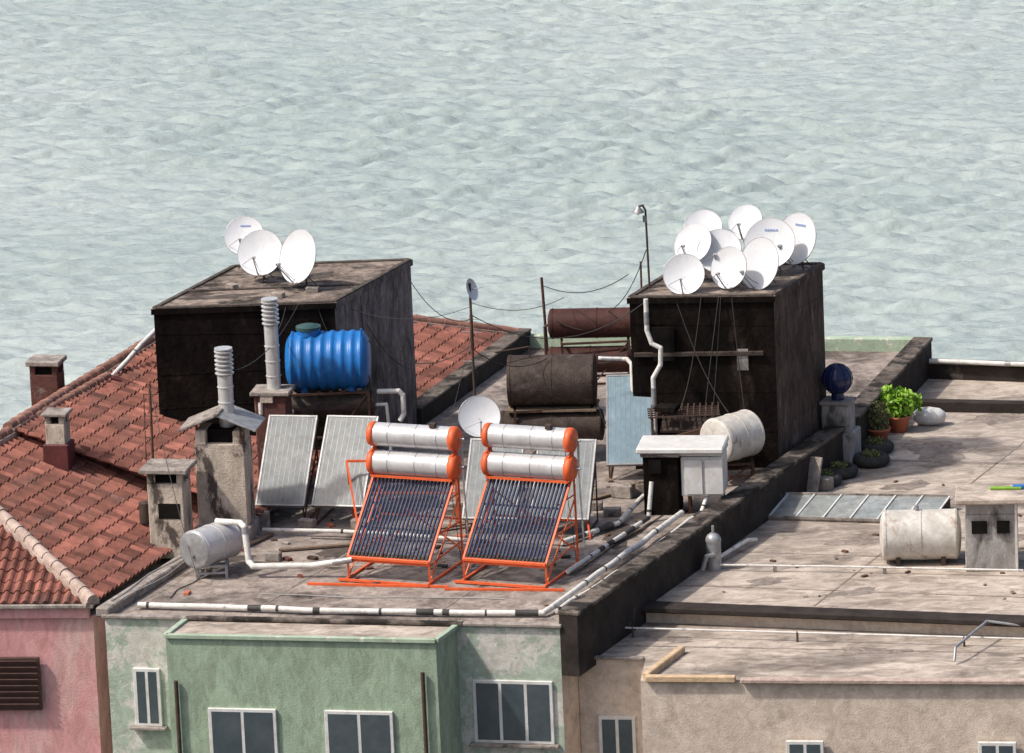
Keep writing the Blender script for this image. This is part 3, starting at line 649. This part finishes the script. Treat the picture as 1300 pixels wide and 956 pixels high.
# ---------------------------------------------------------------- rusty tanks
b=B("rusty_water_tank"); U,_=UV(6)
b.tank((1.10,7.9,1.90),U,2.0,.60,"rust_dark","rust",dome=.04,seg=36); b.tank((1.05,7.7,.86),U,2.35,.36,"rust_dark",dome=.07)
stand(b,.2,2.0,7.45,8.35,1.28); b.pipe([(2.25,7.6,.9),(2.5,7.6,.9),(2.5,7.6,.2)],.05,"pipe_white"); b.pipe([(.6,7.8,2.5),(.6,7.8,2.75),(-.2,7.6,2.7)],.02,"pole_dark"); 
b.box((1.1,7.9,1.28),(2.1,1.0,.05),"wood",6); b.wire((1.9,7.5,2.4),(2.4,7.0,.6),.1,.012,"cable"); b.finish()
b=B("rusty_water_tank"); b.tank((2.25,12,2.24),U,2.2,.36,"rust_red",dome=.08); b.tank((2.05,11.9,1.37),U,1.9,.32,"rust_red",dome=.08)
stand(b,1.4,3.0,11.6,12.4,1.85); b.pipe([(1.2,12,2.3),(1.0,12,2.2),(1.0,12,.8)],.03,"pole_dark"); b.wire((1.3,11.7,2.4),(3.2,11.7,2.7),.4,.02,"pole_dark"); b.finish()
b=B("steel_pole"); b.cyl((1.1,12.5,0),(.98,12.5,3.3),.035,"rust",seg=8); b.finish()
b=B("steel_pole"); b.cyl((3.35,12,0),(3.36,12,3.7),.025,"rust",seg=8); b.finish()
b=B("metal_rack")
for x in(3.35,4.0,4.75): b.beam((x,5.2,0),(x,5.25,1.55),.05,.05,"pole_dark"); b.beam((x,5.95,0),(x,5.95,1.6),.05,.05,"pole_dark")
for k in range(12): b.beam((3.3+k*.14,5.1,1.58),(3.36+k*.14,6.05,1.66),.03,.03,"pole_dark")
for k in range(5): b.beam((3.25,5.15+k*.2,1.60),(4.9,5.1+k*.2,1.62),.03,.03,"pole_dark")
b.box((4.2,5.5,1.3),(1.3,.7,.05),"rust_dark",8,0,12); b.beam((3.2,5.0,1.0),(5.0,5.2,1.35),.06,.1,"rust"); b.box((3.7,5.4,1.75),(.5,.4,.12),"soot_wall",20,.01)
b.finish()
# ---------------------------------------------------------------- cabinet + dark chimney
b=B("chimney_with_cabinet"); a=9; U,Vv=UV(a)
b.box((3.48,2.85,.68),(.80,.75,1.36),"soot_wall",a,.02); b.box((3.3,2.47,1.15),(.28,.06,.32),"black_void",a)
b.box((3.48,2.85,1.40),(.9,.85,.08),"slab_grey",a,.02)
b.box((4.42,2.85,.88),(.95,.9,.92),"white_metal",a,.02); b.box((4.42,2.83,1.40),(1.02,.97,.05),"white_metal",a,.01)
b.box((4.16,2.40,.88),(.40,.03,.8),"white_metal",a,.01); b.box((4.62,2.33,.88),(.40,.03,.8),"white_metal",a,.01)
b.box((3.95,2.9,1.52),(1.98,1.22,.13),"white_metal",a,.03)
for x,y in((4.05,2.55),(4.8,2.45),(4.1,3.2),(4.85,3.1)): b.beam((x,y,0),(x,y,.44),.06,.06,"rust")
b.finish()
b=B("water_tank"); b.tank((5.16,5.0,1.10),(.74,.67,0),1.05,.53,"drum_white","drum_white",dome=.07,seg=36); stand(b,4.8,5.6,4.7,5.4,.52)
b.box((4.68,4.55,1.1),(.16,.1,.2),"rust",47,.02); b.finish()
# ---------------------------------------------------------------- right roof objects
b=B("ventilator_chimney"); x,y=7.80,8.75
b.box((x,y,-.2),(.86,.8,.8),"plaster_grey",20,.03); b.box((x,y,.5),(.66,.6,.7),"plaster_grey",20,.03); b.box((x,y,.88),(.74,.68,.08),"slab_grey",20,.02)
b.cyl((x,y,.9),(x,y,1.2),.15,"navy"); b.sph((x,y,1.42),.36,"navy",28); 
for k in range(12):
    t=k*math.pi/6; pts=[V3((x,y,1.42))+V3((math.cos(t)*math.sin(s),math.sin(t)*math.sin(s),math.cos(s)))*.365 for s in np.linspace(.15,2.9,9)]
    for p,q in zip(pts,pts[1:]): b.cyl(p,q,.012,"navy",seg=5,caps=False)
b.finish()
def leaves(b,c,R,H,n,m,sz):
    for i in range(n):
        t=random.uniform(0,6.28); rr=R*math.sqrt(random.random()); h=random.random()
        rr*= (1-.5*abs(h-.5)); p=V3((c[0]+rr*math.cos(t),c[1]+rr*math.sin(t),c[2]+H*h))
        q=Quaternion((random.gauss(0,1),random.gauss(0,1),random.gauss(0,1),random.gauss(0,1))).normalized(); s=sz*random.uniform(.6,1.3)
        vs=[p+q@V3(v)*s for v in((0,-1,0),(.45,-.2,.1),(.3,.6,0),(0,1,-.15),(-.3,.6,0),(-.45,-.2,.1))]
        b.add(vs,[tuple(range(6))],m,False)
    for i in range(10):
        t=random.uniform(0,6.28); b.cyl((c[0],c[1],c[2]-.05),(c[0]+R*.7*math.cos(t),c[1]+R*.7*math.sin(t),c[2]+H*.8),.008,"leaf_olive",seg=5)
def pot(b,x,y,z,r,h):
    b.lathe((x,y,z),(0,0,1),[(0,.001),(0,r*.7),(h*.85,r*.95),(h*.85,r*1.05),(h,r*1.08),(h,r*.95),(h-.04,r*.9)],"terracotta",24); b.cyl((x,y,z+h-.06),(x,y,z+h-.04),r*.9,"soil")
b=B("potted_plant"); pot(b,9.38,11.35,-.6,.28,.40); leaves(b,(9.38,11.35,-.2),.42,.62,300,"leaf_bright",.085); leaves(b,(9.7,11.55,-.15),.3,.4,110,"leaf_bright",.08);leaves(b,(9.15,11.4,.1),.22,.4,70,"leaf_bright",.08); b.finish()
b=B("potted_plant"); pot(b,8.83,10.4,-.6,.28,.36); leaves(b,(8.83,10.4,-.25),.34,.62,300,"leaf_olive",.05); b.finish()
b=B("planter_sack"); b.lathe((9.75,11.9,-.38),(.95,-.2,0),[(0,.001),(.03,.10),(.15,.2),(.4,.23),(.65,.2),(.78,.12),(.82,.001)],"frame_white",20); b.finish()
for i,(x,y) in enumerate([(8.52,8.35),(7.72,7.45),(7.30,6.75),(8.7,9.5)]):
    b=B("tire_planter"); b.torus((x,y,-.47),.32,.13,"rubber"); b.cyl((x,y,-.6),(x,y,-.44),.26,"soil"); leaves(b,(x,y,-.42),.25,.16,160,"leaf_olive",.045); b.finish()
b=B("concrete_slab"); b.box((6.98,6.2,-.2),(.5,.07,.85),"slab_grey",30,.02,-22); b.box((7.3,6.3,-.45),(.35,.3,.3),"slab_grey",30,.02); b.finish()
b=B("bucket"); b.lathe((7.35,8.0,-.6),(0,0,1),[(0,.001),(0,.15),(.34,.19),(.36,.2),(.36,.185),(.05,.14)],"plaster_old",20); b.finish()
b=B("glass_skylight"); p0=V3((5.28,4.02,-.52)); p1=V3((9.52,2.82,-.52)); q0=V3((5.78,5.0,-.28)); q1=V3((10.05,4.05,-.28))
N7=7
b.prism([(p0.x,p0.y),(p1.x,p1.y),(q1.x,q1.y),(q0.x,q0.y)],-.62,-.56,"slab_grey","slab_grey")
for k in range(N7):
    a0=p0.lerp(p1,k/N7);a1=p0.lerp(p1,(k+1)/N7);c0=q0.lerp(q1,k/N7);c1=q0.lerp(q1,(k+1)/N7); dz=V3((0,0,random.uniform(-.012,.012)))
    b.quad([a0+dz,a1+dz,c1-dz*.5,c0-dz*.5],"skylight_glass")
for k in range(N7+1): b.beam(p0.lerp(p1,k/N7)+V3((0,0,.015)),q0.lerp(q1,k/N7)+V3((0,0,.015)),.035,.03,"frame_white")
b.beam(p0,p1,.05,.06,"slab_grey"); b.beam(q0,q1,.06,.08,"slab_grey"); b.quad([q0,q1,q1-V3((0,0,.3)),q0-V3((0,0,.3))],"slab_grey"); b.finish()
b=B("water_tank"); U,_=UV(5); b.tank((9.07,-.15,.02),U,1.62,.56,"drum_white",dome=.10,seg=36)
for u in(-.5,.5): b.box(V3((9.07,-.15,-.5))+U*u,(.1,.8,.2),"pole_dark",5,.01)
b.cyl((9.0,-.15,.56),(9.0,-.15,.70),.05,"galv"); b.finish()
b=B("rooftop_chimney"); a=6; cx,cy=10.60,-.75
b.box((cx,cy,.05),(1.15,.95,1.3),"plaster_grey",a,.02); b.box((cx-.30,cy-.46,.42),(.34,.08,.28),"black_void",a); b.box((cx+.22,cy-.50,.42),(.28,.08,.28),"black_void",a)
b.box((cx,cy,.84),(1.1,.9,.30),"plaster_grey",a,.02); b.box((cx+.1,cy,1.04),(1.75,1.35,.13),"roof_concrete_pale",a,.03)
b.box((cx+.35,cy+.1,1.14),(.7,.12,.06),"leaf_bright",a,.02); b.box((cx+.65,cy+.1,1.16),(.3,.14,.08),"blue_plastic",a,.02)
b.beam((cx+.5,cy-.55,-.6),(cx+.5,cy-.55,1.0),.05,.05,"pipe_white"); b.finish()
b=B("roof_vent"); b.cyl((4.47,-.1,-.6),(4.47,-.1,.05),.17,"galv"); b.sph((4.47,-.1,.08),.18,"galv"); b.cyl((4.47,-.1,.1),(4.47,-.1,.42),.03,"galv"); b.pipe([(4.47,-.3,-.2),(4.3,-.4,-.2),(4.2,-.4,-.5)],.05,"galv"); b.finish()
b=B("water_pipe"); b.pipe([(4.3,-.1,-.48),(5.3,1.6,-.42),(5.5,1.9,-.5)],.045,"pipe_white"); b.pipe([(4.6,-.25,-.45),(7.0,-.75,-.45),(9.9,-1.45,-.45),(11.2,-1.75,-.45)],.022,"pipe_white")
for x in(5.8,8.2): b.beam((x,-.5-(x-5.8)*.22,-.6),(x,-.5-(x-5.8)*.22,-.44),.08,.03,"slab_grey")
b.finish()
b=B("pipe_railing"); P0=V3((2.35,-3.95,-.72));P1=V3((11.6,-6.3,-.72)); b.pipe([P0-V3((.25,.45,.15)),P0,P1],.022,"pipe_white",8)
for t in(.02,.40,.78): p=P0.lerp(P1,t); b.cyl((p.x,p.y,-.93),(p.x,p.y,-.70),.025,"rust",seg=8)
b.finish()
b=B("drain_pipe"); b.pipe([(9.25,-7.1,-.85),(9.3,-6.9,-.6),(10.1,-5.4,-.5),(10.8,-5.5,-.6)],.03,"galv",8); b.finish()
# ---------------------------------------------------------------- loose things & cables
b=B("overhead_cables")
for p,q,s in [((5.0,6.3,4.1),(4.4,5.5,.4),-.1),((5.05,6.3,4.1),(4.6,5.6,.4),.25),((-4.3,7.5,4.1),(-3.4,6.9,2.4),.3),((-6.0,2.1,3.9),(-4.7,7.5,4.1),.3),((3.4,7.5,5.0),(2.5,12,2.5),.3),((1.8,8,2.4),(3.4,6.5,3.6),.5),((-2.2,11,3.8),(-.71,6,3.9),.4),((4.0,6.5,4.1),(5.1,5.3,1.6),.3),
  ((4.6,6.35,4.1),(3.9,5.6,1.5),.5),((5.3,6.2,4.1),(5.5,5.6,1.4),.2),((-.71,6,4.0),(3.3,6.5,4.0),.7),((-.71,6,3.2),(1.0,7.6,2.5),.3),((-3.1,6,3.5),(-.71,6,3.3),.5),((-5.28,5,4.0),(-5.0,7.5,4.05),.2),((1.0,12.5,3.1),(3.0,9,4.1),.3),((-2.3,11.3,3.9),(-2.3,11.2,.3),0),((6.9,8.2,4.1),(7.4,8.3,.3),-.3),((-3.3,8.8,4.1),(-3.2,8.75,1.0),0)]:
    b.wire(p,q,s,.011,"cable")
for p,q in [((-8.7,-3.4,.23),(-6.3,2.3,.23)),((-8.6,-3.5,.23),(-6.1,2.2,.23)),((-2.2,-1.2,.02),(1.6,-.6,.02)),((-6.6,0,.02),(-7.5,-2.6,.02)),((-5.5,-2.6,.02),(-.2,-3.9,.02)),((1.6,-1.6,.02),(3.6,3.0,.02)),((-4.5,1.8,.02),(1.2,.2,.02))]:
    b.loosewire(p,q,.07,.012,random.choice(["cable_grey","cable"]))
b.finish()
b=B("roof_debris")
for i in range(90):
    u=random.random();v=random.random(); base=V3((-8.0,-3.2,0))+V3((.978,-.207,0))*u*9+V3((.40,.917,0))*(v**.7)*11
    s=random.uniform(.03,.14); b.box((base.x,base.y,s*.25),(s*1.8,s,s*.5),random.choice(["brick_dark","slab_grey","wood","rust","terracotta","rubber"]),random.uniform(0,180),.01)
for i in range(45):
    u=random.random();v=random.random(); base=V3((4.2,-2.4,-.6))+V3((.96,-.28,0))*u*8+V3((.40,.917,0))*v*13
    s=random.uniform(.03,.09); b.box((base.x,base.y,-.6+s*.25),(s*1.8,s,s*.5),random.choice(["brick_dark","slab_grey","wood","rust"]),random.uniform(0,180),.01)
for (p,q) in [((-5.2,.8,.05),(-3.6,1.0,.05)),((1.2,3.4,.05),(2.6,4.6,.05)),((2.2,.2,.05),(2.9,1.3,.05)),((-6.1,1.0,.05),(-5.4,2.2,.05)),((-2.6,1.5,.05),(-.9,2.2,.1)),((2.7,4.9,.1),(3.0,3.2,.6))]: b.beam(p,q,.14,.04,"wood")
b.finish((0,0,0))
b=B("concrete_block")
for c,s in [((-4.6,2.6,.12),(.4,.2,.24)),((-3.4,2.4,.12),(.4,.2,.24)),((-5.6,2.8,.2),(.3,.25,.4)),((2.6,4.2,.15),(.5,.3,.3)),((1.9,3.2,.1),(.4,.2,.2)),((2.3,2.6,.1),(.4,.2,.2)),((-5.3,.1,.1),(.35,.2,.2))]: b.box(c,s,"slab_grey",random.uniform(0,30),.02)
b.finish((0,0,0))
# ---------------------------------------------------------------- light
w=bpy.data.worlds.new("World"); scene.world=w; w.use_nodes=True; nt=w.node_tree
sk=nt.nodes.new("ShaderNodeTexSky"); sk.sky_type='NISHITA'; sk.sun_disc=False
az=math.radians(-108); el=math.radians(52)
sk.sun_elevation=el; sk.sun_rotation=az; sk.air_density=1.0; sk.dust_density=5
nt.links.new(sk.outputs[0],nt.nodes["Background"].inputs["Color"]); nt.nodes["Background"].inputs["Strength"].default_value=.15
sd=bpy.data.lights.new("sun","SUN"); sd.energy=3.6; sd.angle=math.radians(2.5); sd.color=(1,.95,.88)
so=bpy.data.objects.new("sun",sd); scene.collection.objects.link(so)
S=V3((math.sin(az)*math.cos(el),math.cos(az)*math.cos(el),math.sin(el))); so.rotation_euler=S.to_track_quat('Z','Y').to_euler(); so.location=S*60
# ---------------------------------------------------------------- camera
cd=bpy.data.cameras.new("camera"); co=bpy.data.objects.new("camera",cd); scene.collection.objects.link(co)
cd.sensor_width=36; cd.lens=8000/1300*36; cd.clip_start=1; cd.clip_end=20000
p=math.radians(14); r=math.radians(2.5)
fw=V3((0,math.cos(p),-math.sin(p))); rt=V3((1,0,0)); up=rt.cross(fw); rt2=rt*math.cos(r)-up*math.sin(r); up2=up*math.cos(r)+rt*math.sin(r)
C=V3((.169,-134.851,37.621))
co.matrix_world=Matrix(((rt2.x,up2.x,-fw.x,C.x),(rt2.y,up2.y,-fw.y,C.y),(rt2.z,up2.z,-fw.z,C.z),(0,0,0,1)))
scene.camera=co
scene.view_settings.view_transform='Standard'; scene.view_settings.look='None'; scene.view_settings.exposure=0
